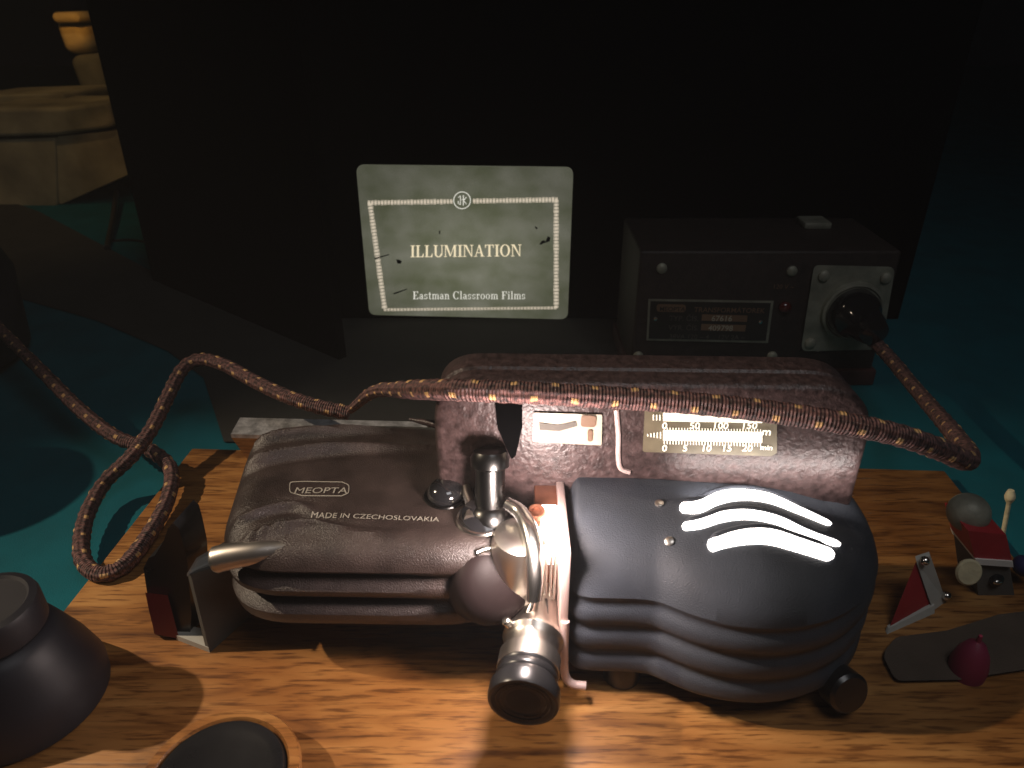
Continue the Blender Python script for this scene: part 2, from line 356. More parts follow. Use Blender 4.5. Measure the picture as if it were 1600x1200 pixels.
def G_rect(x0, y0, x1, y1): return [(x0, y0), (x1, y0), (x1, y1), (x0, y1)]
def G_ring(cx, cy, ro, ri, a0=0, a1=360, n=20):
    """ellipse band, outer radii ro=(x,y), inner radii ri, as a list of quads"""
    q = []
    for i in range(n):
        t0, t1 = R(a0+(a1-a0)*i/n), R(a0+(a1-a0)*(i+1)/n)
        q.append([(cx+ro[0]*math.cos(t0), cy+ro[1]*math.sin(t0)), (cx+ro[0]*math.cos(t1), cy+ro[1]*math.sin(t1)),
                  (cx+ri[0]*math.cos(t1), cy+ri[1]*math.sin(t1)), (cx+ri[0]*math.cos(t0), cy+ri[1]*math.sin(t0))])
    return q
TH, TN, SF = 0.17, 0.07, 0.055
def serif(x0, x1, y): return G_rect(x0, y, x1, y+SF)
def glyph(ch):
    r = G_rect
    if ch == 'I': return 0.42, [r(.125,0,.125+TH,1), serif(.02,.40,0), serif(.02,.40,1-SF)]
    if ch == 'L': return 0.72, [r(.11,0,.11+TH,1), serif(.01,.38,1-SF), serif(.01,.66,0), [(.52,SF),(.66,SF),(.68,.30),(.64,.30)]]
    if ch == 'U': return 0.86, [r(.10,.28,.10+TH,1), r(.68,.28,.68+TN,1), serif(0,.37,1-SF), serif(.60,.84,1-SF)] + G_ring(.425,.28,(.325,.30),(.17,.22),180,360)
    if ch == 'M': return 1.10, [r(.09,0,.09+TN,1), r(.82,0,.82+TH,1), [(.09,1),(.27,1),(.58,.12),(.50,0)], [(.50,0),(.57,.08),(.90,1),(.82,1)], serif(0,.25,0), serif(.74,1.07,0), serif(0,.2,1-SF), serif(.85,1.07,1-SF)]
    if ch == 'N': return 0.90, [r(.11,0,.11+TN,1), r(.71,0,.71+TN,1), [(.11,1),(.31,1),(.78,.0),(.71,0)], serif(0,.30,0), serif(0,.2,1-SF), serif(.61,.89,1-SF)]
    if ch == 'A': return 0.88, [[(.10,0),(.17,0),(.47,.98),(.40,.98)], [(.38,1),(.50,1),(.80,0),(.62,0)], r(.22,.30,.66,.365), serif(0,.28,0), serif(.54,.88,0)]
    if ch == 'T': return 0.78, [r(.30,0,.30+TH,1), r(.02,1-SF,.75,1), serif(.20,.57,0), [(.02,.72),(.06,.72),(.12,1-SF),(.02,1-SF)], [(.71,.72),(.75,.72),(.75,1-SF),(.65,1-SF)]]
    if ch == 'O': return 0.90, G_ring(.44,.5,(.42,.52),(.25,.46),0,360,28)
    if ch == 'E': return 0.76, [r(.11,0,.11+TH,1), r(.01,1-SF,.66,1), r(.01,0,.68,SF), r(.2,.48,.48,.54), [(.62,.72),(.66,.72),(.66,1),(.54,1-SF)], [(.64,.28),(.68,.28),(.68,0),(.56,SF)], r(.45,.40,.49,.62)]
    if ch == 'F': return 0.72, [r(.11,0,.11+TH,1), r(.01,1-SF,.66,1), serif(.01,.38,0), r(.2,.48,.48,.54), [(.62,.70),(.66,.70),(.66,1),(.54,1-SF)], r(.45,.40,.49,.62)]
    if ch == 'C': return 0.82, G_ring(.43,.5,(.41,.52),(.24,.46),40,320,24) + [r(.70,.66,.75,1.0)]
    x = 0.66
    if ch == 'i': return 0.34, [r(.10,0,.23,x), serif(.02,.32,0), r(.02,x-SF,.15,x), r(.09,.82,.24,.96)]
    if ch == 'l': return 0.34, [r(.10,0,.23,1.02), serif(.02,.32,0), r(.02,1.02-SF,.15,1.02)]
    if ch == 'n': return 0.64, [r(.10,0,.22,x), serif(.02,.31,0), serif(.36,.64,0), r(.43,0,.55,x-.2), r(.02,x-SF,.15,x)] + G_ring(.35,x-.22,(.20,.23),(.09,.15),0,150,10)
    if ch == 'm': return 0.94, [r(.10,0,.22,x), serif(.02,.30,0), serif(.36,.60,0), r(.42,0,.54,x-.2), serif(.68,.93,0), r(.74,0,.86,x-.2), r(.02,x-.05,.15,x)] + G_ring(.36,x-.2,(.18,.21),(.08,.14),0,150,8) + G_ring(.68,x-.2,(.18,.21),(.08,.14),0,150,8)
    if ch == 'o': return 0.60, G_ring(.29,x/2,(.27,.345),(.15,.29),0,360,20)
    if ch == 'r': return 0.48, [r(.10,0,.22,x), serif(.02,.33,0), r(.02,x-SF,.15,x), r(.34,x-.17,.44,x-.03)] + G_ring(.32,x-.18,(.14,.19),(.07,.13),60,160,6)
    if ch == 't': return 0.40, [r(.12,.12,.24,.88), r(.02,x-.06,.36,x)] + G_ring(.25,.13,(.13,.14),(.03,.08),180,330,8)
    if ch == 's': return 0.50, G_ring(.24,x*.73,(.19,.18),(.08,.12),20,250,10) + G_ring(.24,x*.27,(.20,.18),(.09,.12),-160,70,10) + [r(.38,.44,.42,.64), r(.05,.02,.09,.24)]
    if ch == 'a': return 0.56, [r(.34,.06,.46,.44), r(.42,0,.54,.07)] + G_ring(.26,.44,(.20,.22),(.08,.16),0,165,9) + G_ring(.22,.18,(.19,.19),(.08,.13),30,330,12)
    return 0.34, []
def serif_text(bm, s, f, track=0.0):
    """f maps (along, up) in cap-height units to a point"""
    w_ = [glyph(c)[0] for c in s]; tot = sum(w_) + track*(len(s)-1); x = 0
    for ch, wd in zip(s, w_):
        for q in glyph(ch)[1]:
            vs = [bm.verts.new(f((x+a)/tot, b)) for a, b in q]
            try: bm.faces.new(vs)
            except Exception: pass
        x += wd + track
    return bm

# ================================================================== SETTING
bm = B(); box(bm, -9, 9, -2, 12, FLOOR-0.05, FLOOR)
struct(obj("table_surface", bm, M['teal'], smooth=False))
# grey sheet on the teal cloth, a glass glare band painted as a surface
reflection = [(-200, 240), (60, 330), (240, 425), (400, 480), (470, 430), (1010, 430), (1010, 690), (350, 690), (318, 590), (262, 548), (150, 500), (-200, 400)]
bm = B(); rings(bm, [[P(x, y, FLOOR+0.001) for x, y in reflection], [P(x, y, FLOOR+0.006) for x, y in reflection]])
tag(obj("reflection_strip", bm, M['greyglare'], smooth=False, loc=P(300, 560, FLOOR)), "dull dark grey strip standing for glass glare across the teal table cloth behind the cord loop", "reflection strip")

# wooden board
c1, c2 = P(300, 700), P(1476, 735)
ang = math.atan2((c2-c1).y, (c2-c1).x); ca, sa = math.cos(ang), math.sin(ang)
Lw = (c2-c1).length
bm = B(); box(bm, 0, Lw, -1.35, 0, FLOOR+0.001, 0, bev=0.004)
bmesh.ops.transform(bm, matrix=Matrix.Translation((c1.x, c1.y, 0)) @ Matrix.Rotation(ang, 4, 'Z'), verts=bm.verts[:])
tag(obj("wooden_board", bm, M['wood'], loc=(0.1, 1.0, FLOOR)), "varnished orange brown wooden board carrying the film projector", "wooden board")

# black display cabinet with the lit title
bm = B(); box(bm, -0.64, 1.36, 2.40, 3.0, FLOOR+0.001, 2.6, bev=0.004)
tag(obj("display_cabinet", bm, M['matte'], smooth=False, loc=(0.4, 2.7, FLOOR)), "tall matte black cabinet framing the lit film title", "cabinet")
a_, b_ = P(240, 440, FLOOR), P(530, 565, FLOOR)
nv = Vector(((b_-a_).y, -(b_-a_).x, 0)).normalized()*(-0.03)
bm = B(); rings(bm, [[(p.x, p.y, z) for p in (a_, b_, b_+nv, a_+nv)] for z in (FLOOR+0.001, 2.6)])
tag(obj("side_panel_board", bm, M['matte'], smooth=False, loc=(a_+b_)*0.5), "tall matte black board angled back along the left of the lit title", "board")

# lit title screen
YS = 2.385
def SQ(x, y, e=0.0): return PY(x, y, YS - e)
t = thing("title_screen", "small lit film title card reading ILLUMINATION on the black cabinet", "screen", SQ(730, 495))
cr = rounded([(556, 258), (896, 262), (887, 499), (577, 492)], 12, 6)
bm = B(); rings(bm, [[SQ(x, y, 0) + Vector((0, 0.013, 0)) for x, y in cr], [SQ(x, y, 0) for x, y in cr]])
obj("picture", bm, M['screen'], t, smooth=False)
bm = B()
def bead_line(p, q, n, w0, skip=None):
    p, q = Vector((*p, 0)), Vector((*q, 0)); d = (q-p); nn = Vector((-d.y, d.x, 0)).normalized()
    for i in range(n):
        a = p + d*(i+0.10)/n; b = p + d*(i+0.90)/n
        if skip and skip[0] < a.x < skip[1]: continue
        ww = w0*(0.8+0.35*random.random())/2
        k = nn*ww
        bm.faces.new([bm.verts.new(SQ(pt.x, pt.y, 0.002)) for pt in (a-k, b-k, b+k, a+k)])
        for sgn in (-1, 1):
            k2 = nn*sgn
            bm.faces.new([bm.verts.new(SQ(pt.x, pt.y, 0.002)) for pt in (a+k2*(ww+.5), b+k2*(ww+.5), b+k2*(ww+1.3), a+k2*(ww+1.3))])
bead_line((574, 317), (872, 312), 58, 5.2, skip=(706, 737))
bead_line((578, 317), (601, 482), 32, 5.2)
bead_line((869, 312), (869, 482), 32, 5.2)
bead_line((599, 484), (870, 481), 52, 1.6)
obj("border", bm, M['bead'], t, smooth=False)
bm = B()
for a in range(40):
    a0, a1 = 2*math.pi*a/40, 2*math.pi*(a+1)/40
    bm.faces.new([bm.verts.new(SQ(722+r_*math.cos(q), 313+r_*math.sin(q), 0.003)) for r_, q in ((13.8, a0), (13.8, a1), (12.4, a1), (12.4, a0))])
for x0, y0, x1, y1, ww in ((719.5,306,719.5,319,1.3),(724,305,724,321,1.5),(716,309,719,306,1),(716,314,716,318,1.2),(716,318,720,320,1),(724,313,729,308,1.2),(724,313,729,319,1.2),(721,312,727,312,.9)):
    d = Vector((x1-x0, y1-y0, 0)); k = Vector((-d.y, d.x, 0)).normalized()*ww/2; p, q = Vector((x0, y0, 0)), Vector((x1, y1, 0))
    bm.faces.new([bm.verts.new(SQ(pt.x, pt.y, 0.003)) for pt in (p-k, q-k, q+k, p+k)])
obj("emblem", bm, M['credit'], t, smooth=False)
bm = B(); serif_text(bm, "ILLUMINATION", lambda a, b: SQ(641+174*a, 402-1.6*a-18.5*b, 0.003), 0.03)
obj("title_lettering", bm, M['title'], t, smooth=False)
bm = B(); serif_text(bm, "Eastman Classroom Films", lambda a, b: SQ(645+176*a, 467.5-12.2*b, 0.003), 0.05)
obj("credit_lettering", bm, M['credit'], t, smooth=False)
bm = B()
for pts in ([(845,377),(851,375),(852,378),(856,369),(860,371),(859,377),(853,379),(847,381)], [(844,379),(848,378),(847,382),(843,382)],
            [(619,405),(624,406),(628,408),(626,412),(621,412)], [(585,403),(608,397),(608,398.5),(586,405)], [(614,458),(636,451),(636,452.5),(616,460)],
            [(836,353),(840,356),(839,359),(836,356)], [(686,360),(688,361),(688,366),(686,365)]):
    bm = B(); bm.faces.new([bm.verts.new(SQ(x, y, 0.004)) for x, y in pts]); obj("dust_speck", bm, M['ink'], t, smooth=False)

# ================================================================== PROJECTOR
pj = thing("film_projector", "dark brown and slate film projector with ribbed housings, chrome lens and glowing vents", "film projector", (0.05, 1.0, 0.0))
def housing(name, outline, prof, m, n=260):
    o = resample(outline, n); nr = normals(o)
    def wt(p, g): return 1.0 if not g else max(0.0, min(1.0, (-0.02 - p.x)/0.16))
    rs = [[(p.x - q.x*r_[1]*wt(p, len(r_) > 2), p.y - q.y*r_[1]*wt(p, len(r_) > 2), r_[0]) for p, q in zip(o, nr)] for r_ in prof]
    cx_ = sum(p[0] for p in rs[-1])/n; cy_ = sum(p[1] for p in rs[-1])/n; zt = prof[-1][0]
    base = rs[-1]
    for i_ in range(1, 60):
        k = 1-i_/60; rs.append([(cx_+(p[0]-cx_)*k, cy_+(p[1]-cy_)*k, zt) for p in base])
    rs = [[(p[0], p[1], p[2] + top_ribs(p[0], p[1])*max(0, min(1, (p[2]-.236)/.02))) for p in r_] for r_ in rs]
    bm = B(); rings(bm, rs)
    return obj(name, bm, m, pj)
RIBS = []
for px_, amp_, wd_ in (([(370, 694), (440, 680), (560, 670), (690, 667)], .014, .012), ([(370, 726), (460, 708), (550, 699), (690, 697)], .016, .012),
                  ([(370, 812), (425, 795), (458, 790), (480, 794), (500, 802)], .010, .0085), ([(370, 842), (440, 824), (490, 820), (540, 829), (640, 838)], .012, .0085)):
    RIBS.append(([Vector((q.x, q.y)) for q in catmull([P(x, y, .262) for x, y in px_], 10)], amp_, wd_))
def top_ribs(x, y):
    z = 0.0; p = Vector((x, y))
    for ln, amp_, wd_ in RIBS:
        j = min(range(len(ln)), key=lambda i: (ln[i]-p).length_squared); d = ln[j]-p; s_ = j/(len(ln)-1)
        if j in (0, len(ln)-1):
            dd = d.length
        else:
            t = (ln[j+1]-ln[j-1]).normalized(); dd = abs(d.x*t.y-d.y*t.x)
        z += amp_*(math.exp(-(dd/wd_)**2) - 0.25*math.exp(-((dd-wd_*1.9)/wd_)**2))*min(1.0, (1-s_)*2.2)
    return z
def shear(pts, k, x0): return [(x, y + k*(x-x0)) for x, y in pts]
# left ribbed housing
lo = rounded(shear([(-0.452, 0.850), (-0.10, 0.850), (0.030, 0.875), (0.030, 1.235), (-0.505, 1.235)], -0.02, -0.2), [0.12, 0.2, 0.08, 0.08, 0.10], 12)
prof = [(.100,.06),(.101,.022),(.106,.007),(.114,0),(.126,-.003,1),(.136,-.004,1),(.142,.001,1),(.147,.014,1),(.154,.020,1),(.161,.014,1),(.166,.004,1),(.174,-.003,1),(.184,-.004,1),(.190,.001,1),(.195,.013,1),(.202,.019,1),(.209,.014,1),(.214,.004,1),(.222,-.002,1),
        (.231,.001),(.240,.006),(.250,.015),(.257,.027),(.261,.041),(.262,.052)]
left = housing("ribbed_housing", lo, prof, M['brown'])
def ridge(pts, r, h, name="rib", m='brown', taper=True, par=pj):
    path = catmull([P(x, y, h) for x, y in pts], 8)
    bm = B(); tube(bm, path, r, 10, (lambda s: max(0.12, math.sin(math.pi*min(max(s, .02), .98))**0.5)) if taper else None)
    return obj(name, bm, M[m], par)
# metal rod at the left end, drawn along to stand for a highlight streak
path = catmull([P(x, y, h) for x, y, h in ((331, 876, .225), (360, 869, .232), (400, 863, .238), (440, 858, .240), (490, 855, .243), (550, 860, .243))], 8)
bm = B(); tube(bm, path, .021, 16, lambda s: 0.45 if s < .02 else (0.9 if s < .05 else 1.0-0.7*s*s))
obj("streak_rod", bm, M['streakrod'], pj)
# lettering on the left housing top
HT = 0.2640
def on_top(x, y, h=HT): return P(x, y, h)
o0 = on_top(462, 771); uu = (on_top(562, 771)-o0).normalized(); vv = Vector((-uu.y, uu.x, 0))
text("maker_lettering", "MEOPTA", on_top(458, 770), uu, vv, 0.0228, M['silverpaint'], pj, bold=0.0)
bm = B()
q = rounded([(452, 752), (475, 751), (535, 752), (546, 757), (545, 770), (534, 775), (472, 774), (452, 769)], 5, 3)
cx, cy = 499, 763
rings(bm, [[on_top(x, y, HT) for x, y in q], [on_top(cx+(x-cx)*0.975, cy+(y-cy)*0.89, HT) for x, y in q]], False, False)
obj("lozenge_outline", bm, M['silverpaint'], pj, smooth=False)
text("origin_lettering", "MADE IN CZECHOSLOVAKIA", on_top(484, 805, .2655), (on_top(654, 812)-on_top(484, 805)).normalized(), vv, 0.0158, M['silverpaint'], pj, bold=0.0)

# rear casing (upright slab)
fr = rounded([(-0.122, 0.0), (0.556, 0.0), (0.556, 0.474), (-0.122, 0.474)], [0.002, 0.002, 0.10, 0.075], 10)
o = resample(fr, 200); nr = normals(o)
bm = B()
rs = []
for y_, d in ((0.98, .012), (0.983, .005), (0.990, 0), (1.02, 0), (1.024, .004), (1.030, .004), (1.034, 0), (1.080, 0), (1.088, .006), (1.09, .014)):
    rs.append([(p.x-q.x*d, y_ - 0.03*(p.x-0.2), max(p.y-q.y*d, 0.0)) for p, q in zip(o, nr)])
rings(bm, rs); casing = obj("rear_casing", bm, M['wrinkle'], pj)
def onF(x, y, e=0.0): # on the casing front
    d = ray(x, y); A = 0.98 + 0.03*0.2 - e   # plane Y = A - 0.03*X
    t_ = A / (d.y + 0.03*d.x); return Vector((0, 0, 1)) + d*t_
def fplate(name, quad, e0, e1, m, rad=0, par=pj):
    q = rounded(quad, rad, 4) if rad else quad
    bm = B(); rings(bm, [[onF(x, y, e0) for x, y in q], [onF(x, y, e1) for x, y in q]]); return obj(name, bm, M[m], par)
# maker's window
fw = fplate("name_window", [(834, 645), (941, 648), (940, 696), (832, 690)], -0.002, 0.004, 'cream', 3)
for pts in ([(842, 660), (872, 664), (900, 658), (902, 666), (874, 674), (843, 672)],):
    bm = B(); rings(bm, [[onF(x, y, 0.0045) for x, y in pts], [onF(x, y, 0.0052) for x, y in pts]]); obj("faded_print", bm, M['grey'], fw, smooth=False)
fplate("amber_band", [(908, 649), (932, 650), (931, 668), (907, 667)], 0.0045, 0.0062, 'tfield', 5, fw)
fplate("amber_band", [(918, 672), (926, 672), (926, 690), (918, 690)], 0.0045, 0.0062, 'tfield', 3, fw)
# vertical groove bead and pointer wedge
bm = B(); tube(bm, catmull([onF(x, y, 0.001) for x, y in ((963, 640), (966, 680), (966, 715), (970, 732), (984, 738))], 6), .004, 8); obj("trim_bead", bm, M['pink'], pj)
fplate("pointer_notch", [(774, 632), (816, 632), (816, 668), (806, 712), (799, 718), (778, 670)], -0.004, 0.007, 'matte', 2)
ridge([(640, 655), (700, 668), (750, 690), (792, 716), (812, 730)], .011, .30, "shoulder_rib", 'wrinkle')
# scale plate with lit scales
spl = fplate("scale_plate", [(1008, 632), (1214, 640), (1214, 708), (1205, 713), (1004, 706)], -0.002, 0.004, 'olive', 4)
bm = B()
for a, b, c, d in (((1036, 645), (1191, 647), (1191, 661), (1036, 658)), ((1036, 672), (1191, 675), (1191, 692), (1036, 688))):
    rings(bm, [[onF(x, y, 0.0045) for x, y in (a, b, c, d)], [onF(x, y, 0.006) for x, y in (a, b, c, d)]])
def tick(x, y0, y1, w_=1.3):
    bm.faces.new([bm.verts.new(onF(px, py, 0.0062)) for px, py in ((x-w_/2, y0), (x+w_/2, y0), (x+w_/2, y1), (x-w_/2, y1))])
for i in range(26): tick(1038+6.05*i, 638.5+0.08*i, 646+0.08*i)
for i in range(34): tick(1038+4.55*i, 668+0.09*i, 675+0.09*i); tick(1038+4.55*i, 687+0.12*i, 694+0.12*i)
for i in range(3): tick(1021+5*i, 648, 657, 1.8)
for i in range(5): tick(1012+5*i, 678-i*.8, 682+i*.8, 1.8)
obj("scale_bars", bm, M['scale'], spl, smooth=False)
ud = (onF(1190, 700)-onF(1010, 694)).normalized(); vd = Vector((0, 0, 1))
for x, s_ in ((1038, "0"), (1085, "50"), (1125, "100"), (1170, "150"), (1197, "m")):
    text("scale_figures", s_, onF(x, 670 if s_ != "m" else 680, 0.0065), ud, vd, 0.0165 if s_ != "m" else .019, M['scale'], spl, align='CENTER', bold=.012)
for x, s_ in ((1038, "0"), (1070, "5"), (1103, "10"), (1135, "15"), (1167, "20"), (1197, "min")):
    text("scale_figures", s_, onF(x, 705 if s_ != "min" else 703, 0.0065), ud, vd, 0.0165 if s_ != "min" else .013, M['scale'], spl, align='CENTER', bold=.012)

# right lamp housing with round bulge
cx0, cy0, RR = 0.366, 0.982, 0.232
pts = [(0.086, 1.075), (0.086, 0.850), (0.088, 0.828), (0.098, 0.815), (0.115, 0.810), (0.18, 0.808), (0.212, 0.804)]
a0 = math.atan2(0.790-cy0, 0.236-cx0)
arc = [(cx0+RR*math.cos(a0+(R(10)-a0)*k/40), cy0+RR*math.sin(a0+(R(10)-a0)*k/40)) for k in range(41)]
pts += arc + [(0.592, 1.04), (0.58, 1.075)]
ro = pts
o = [Vector(p) for p in resample(ro, 300)]
for _ in range(3):
    o = [o[i-1]*.25 + o[i]*.5 + o[(i+1) % len(o)]*.25 if o[i].y < 1.06 else o[i] for i in range(len(o))]
nr = normals(o); yb, yf, xc = 1.075, 0.806, 0.35
prof = [(.045,.03,0),(.046,.012,0),(.051,.004,0),(.058,0,0)] + [(.064+.004*k_, .0085*sum(math.exp(-((.064+.004*k_-zc)/wz)**2) for zc, wz in ((.092, .011), (.143, .011), (.192, .012))), 0.0) for k_ in range(35)] + [
        (.205,0,.004),(.225,0,.013),(.244,0,.027),(.261,0,.045),(.275,0,.067),(.286,0,.092),(.294,0,.120),(.299,0,.148),(.302,0,.172)]
bm = B(); rs = []
for z, d, D in prof:
    sy = 1 - D/(yb-yf); sx = 1 - 0.45*D/0.25
    rs.append([(xc+(p.x-q.x*d-xc)*(sx if p.x-xc > 0 else 1-0.12*D/0.25), yb+(p.y-q.y*d*(1 if p.y < 1.06 else 0)-yb)*sy, z - (max(0, z-.19)/.11)*0.035*max(0, min(1, (p.x-.36)/.2))**1.3) for p, q in zip(o, nr)])
rings(bm, rs); lamp_house = obj("lamp_housing", bm, M['slate'], pj)
from mathutils.bvhtree import BVHTree
def bvh_of(ob):
    me = ob.data; off = world_loc(ob)
    return BVHTree.FromPolygons([(v.co+off)/S for v in me.vertices], [list(p.vertices) for p in me.polygons])
bv_lamp, bv_left = bvh_of(lamp_house), bvh_of(left)
def cast(bv, x, y):
    h = bv.ray_cast(Vector((0, 0, 1)), ray(x, y).normalized())
    if h[0] is None: return None
    n = h[1]; n = n if n.dot(ray(x, y)) < 0 else -n
    return h[0], n
def ribbon(bv, pts, wid, e0, e1, name, m, par, n=12):
    """band lying on a surface: centre line and widths in photo measure, dropped on to the real shape"""
    path = catmull([Vector((x, y, 0)) for x, y in pts], n); K = len(path); rs = []
    for i, p in enumerate(path):
        t = (path[min(i+1, K-1)]-path[max(i-1, 0)]).normalized(); nn = Vector((-t.y, t.x, 0))
        s = i/(K-1)*(len(wid)-1); j = min(int(s), len(wid)-2); ww = (wid[j]*(1-(s-j))+wid[j+1]*(s-j))/2
        if i in (0, K-1): ww *= 0.35
        elif i in (1, K-2): ww *= 0.8
        a, b = cast(bv, (p-nn*ww).x, (p-nn*ww).y), cast(bv, (p+nn*ww).x, (p+nn*ww).y)
        if a is None or b is None: continue
        rs.append([a[0]+a[1]*e0, b[0]+b[1]*e0, b[0]+b[1]*e1, a[0]+a[1]*e1])
    bm = B(); rings(bm, rs); return obj(name, bm, m, par)
def surf_tube(bv, pts, r, e, name, m, par):
    path = [c[0]+c[1]*e for c in (cast(bv, p.x, p.y) for p in catmull([Vector((x, y, 0)) for x, y in pts], 10)) if c]
    bm = B(); tube(bm, path, r, 10, lambda s: max(.2, min(1, 12*s, 12*(1-s)))); return obj(name, bm, m, par)
VY = 4
vents = [([(1062, 790), (1090, 789), (1120, 776), (1155, 770), (1200, 775), (1250, 795), (1298, 816)], [15, 19, 19, 17, 14, 10, 7]),
         ([(1066, 820), (1095, 815), (1130, 804), (1170, 801), (1215, 810), (1260, 830), (1312, 848)], [12, 15, 16, 15, 13, 11, 9]),
         ([(1106, 851), (1135, 841), (1170, 835), (1205, 836), (1250, 849), (1302, 866)], [19, 22, 24, 24, 22, 20])]
for pts, wid in vents:
    pts = [(x, y+VY) for x, y in pts]
    s_ = ribbon(bv_lamp, pts, wid, -0.002, 0.0022, "vent_slot", M['glow'], lamp_house)
    hw = max(wid)/2+4
    surf_tube(bv_lamp, [(x, y-(wid[min(i, len(wid)-1)]/2+3.5)) for i, (x, y) in enumerate(pts)], .0050, -.0005, "vent_lip", M['slate'], lamp_house)
# small screws on the housing
for x, y in ((1030, 787), (1046, 846)):
    c = cast(bv_lamp, x, y)
    if c: bm = B(); lathe(bm, c[0]-c[1]*.002, c[1], [(0, .007), (.004, .007), (.005, .005), (.0052, .0005)], 16); obj("screw", bm, M['satin'], lamp_house)
for o_ in [c for c in pj.children if c.name in ("maker_lettering", "origin_lettering", "lozenge_outline")]:
    off = world_loc(o_)
    for v in o_.data.vertices:
        p = (v.co+off)/S; h = bv_left.ray_cast(Vector((p.x, p.y, .5)), Vector((0, 0, -1)))
        if h[0] is not None: v.co = (Vector((p.x, p.y, h[0].z+.0014)))*S - off
# feet and the front tilt knob
def knob(name, c, ax, prof, m, par=pj, n=40):
    bm = B(); lathe(bm, c, ax, prof, n); return obj(name, bm, M[m], par)
knob("foot", P(972, 1066, 0.0) + Vector((0, .012, 0)), (0, 0, 1), [(0, .026), (.004, .030), (.03, .030), (.055, .022)], 'black')
knob("foot", (0.50, 0.86, 0), (0, 0, 1), [(0, .030), (.03, .030), (.05, .020)], 'black')
knob("foot", (-0.02, 1.05, 0), (0, 0, 1), [(0, .05), (.10, .05), (.12, .03)], 'black')
kc = P(1308, 1068, 0.045)
knob("tilt_knob", kc, (0.25, -1, 0.35), [(-.075, .012), (-.03, .012), (-.028, .026), (-.004, .028), (0, .033), (.028, .033), (.033, .028), (.034, .001)], 'black')
knob("knob_collar", kc, (0.25, -1, 0.35), [(-.045, .018), (-.042, .031), (-.030, .031), (-.027, .018)], 'chrome')

# ---- gate between the housings
def slab(name, x0, x1, y0, y1, z0, z1, m, bev=.002, par=pj):
    bm = B(); box(bm, x0, x1, y0, y1, z0, z1, bev); return obj(name, bm, M[m], par)
gate = slab("gate_frame", 0.036, 0.084, 0.895, 0.985, 0.03, 0.285, 'copper')
slab("gate_strip", 0.0715, 0.0845, 0.812, 0.99, 0.045, 0.292, 'pink', .003)
slab("guide_plate", 0.030, 0.046, 0.845, 0.93, 0.09, 0.275, 'chrome', .004)
slab("lamp_window", 0.044, 0.0705, 0.884, 0.93, 0.205, 0.288, 'bulb', .003)
for x_, r_ in ((0.052, .0035), (0.060, .0025), (0.066, .0025)):
    bm = B(); lathe(bm, (x_, 0.868, 0.04), (0, 0, 1), [(0, r_), (.20, r_)], 12); obj("guide_rod", bm, M['chrome'], pj)
bm = B(); box(bm, 0.045, 0.056, 0.825, 0.86, 0.03, 0.16, .002); obj("film_slot", bm, M['black'], pj)
# flared foot of the strip
bm = B(); tube(bm, catmull([Vector(p) for p in ((0.080, 0.812, 0.16), (0.080, 0.806, 0.10), (0.083, 0.802, 0.055), (0.094, 0.798, 0.040), (0.115, 0.797, 0.036))], 8), .007, 10); obj("strip_edge", bm, M['pink'], pj)
# curved chrome guard and bosses left of the gate
bm = B()
cgd = [P(x, y, h) for x, y, h in ((792, 786, .30), (812, 800, .295), (826, 825, .29), (834, 860, .275), (836, 900, .25), (834, 940, .22))]
tube(bm, catmull(cgd, 8), .014, 14, lambda s: .7+.3*math.sin(math.pi*s)); obj("chrome_guard", bm, M['chrome'], pj)
bm = B(); c = P(806, 835, .262)
lathe(bm, c-Vector((0, 0, .14)), (0.05, -0.1, 1), [(0, .044), (.135, .044), (.150, .040), (.155, .030), (.156, .001)], 36); obj("gate_boss", bm, M['satin'], pj)
knob("small_screw", P(838, 800, .29), (0, -0.3, 1), [(-.03, .015), (.0, .015), (.004, .012), (.003, .008), (-.002, .007), (-.0021, .0005)], 'copper')
# sprocket dome with chrome rim
dc = P(776, 925, .205)
ax = Vector((0.35, -0.75, 0.65)).normalized()
knob("sprocket_cover", dc - ax*.03, ax, [(-.02, .040), (.006, .041), (.012, .038), (.017, .028), (.019, .014), (.0195, .001)], 'darkbrown', n=56)
a_x, u_, v_ = frame(ax)
best = max(range(72), key=lambda i: (u_*math.cos(math.pi*i/36)+v_*math.sin(math.pi*i/36)).dot(Vector((.8, .2, .6))))
SRIM = [math.pi*best/36 + R(k) for k in range(-85, 80, 5)]
bm = B()
tube(bm, [dc - ax*.012 + (u_*math.cos(q)+v_*math.sin(q))*.064 for q in SRIM], .0055, 10); obj("sprocket_rim", bm, M['chrome'], pj)
knob("sprocket_drum", dc - ax*.11 + Vector((0, .02, 0)), ax, [(-.05, .056), (0, .064), (.075, .066), (.095, .063), (.108, .054), (.115, .040), (.118, .020), (.119, .001)], 'darkbrown')
# dark glass button and upright chrome knob
gb = P(697, 770, .268)
bm = B(); sphere(bm, gb, .032, (1, 1, .75), 32); obj("glass_button", bm, M['glass'], pj)
bm = B(); tube(bm, [gb + Vector((math.cos(q)*.034, math.sin(q)*.034, -.006)) for q in [2*math.pi*i/48 for i in range(49)]], .0035, 8); obj("button_ring", bm, M['darkmetal'], pj)
kb = P(766, 812, .265)
knob("threading_knob", kb - Vector((0, 0, .02)), (0.0, 0.35, 1), [(0, .034), (.02, .035), (.035, .030), (.04, .0235), (.10, .0235), (.104, .030), (.118, .031), (.128, .026), (.131, .012), (.132, .001)], 'darkmetal')
knob("knob_cap", P(755, 812, .262), (0, -.3, 1), [(-.02, .038), (.006, .038), (.016, .033), (.022, .020), (.024, .001)], 'gloss')
bm = B(); tube(bm, [P(755, 812, .262) + Vector((math.cos(q)*.039, math.sin(q)*.039, .002)) for q in [2*math.pi*i/48 for i in range(49)]], .004, 8); obj("cap_ring", bm, M['chrome'], pj)
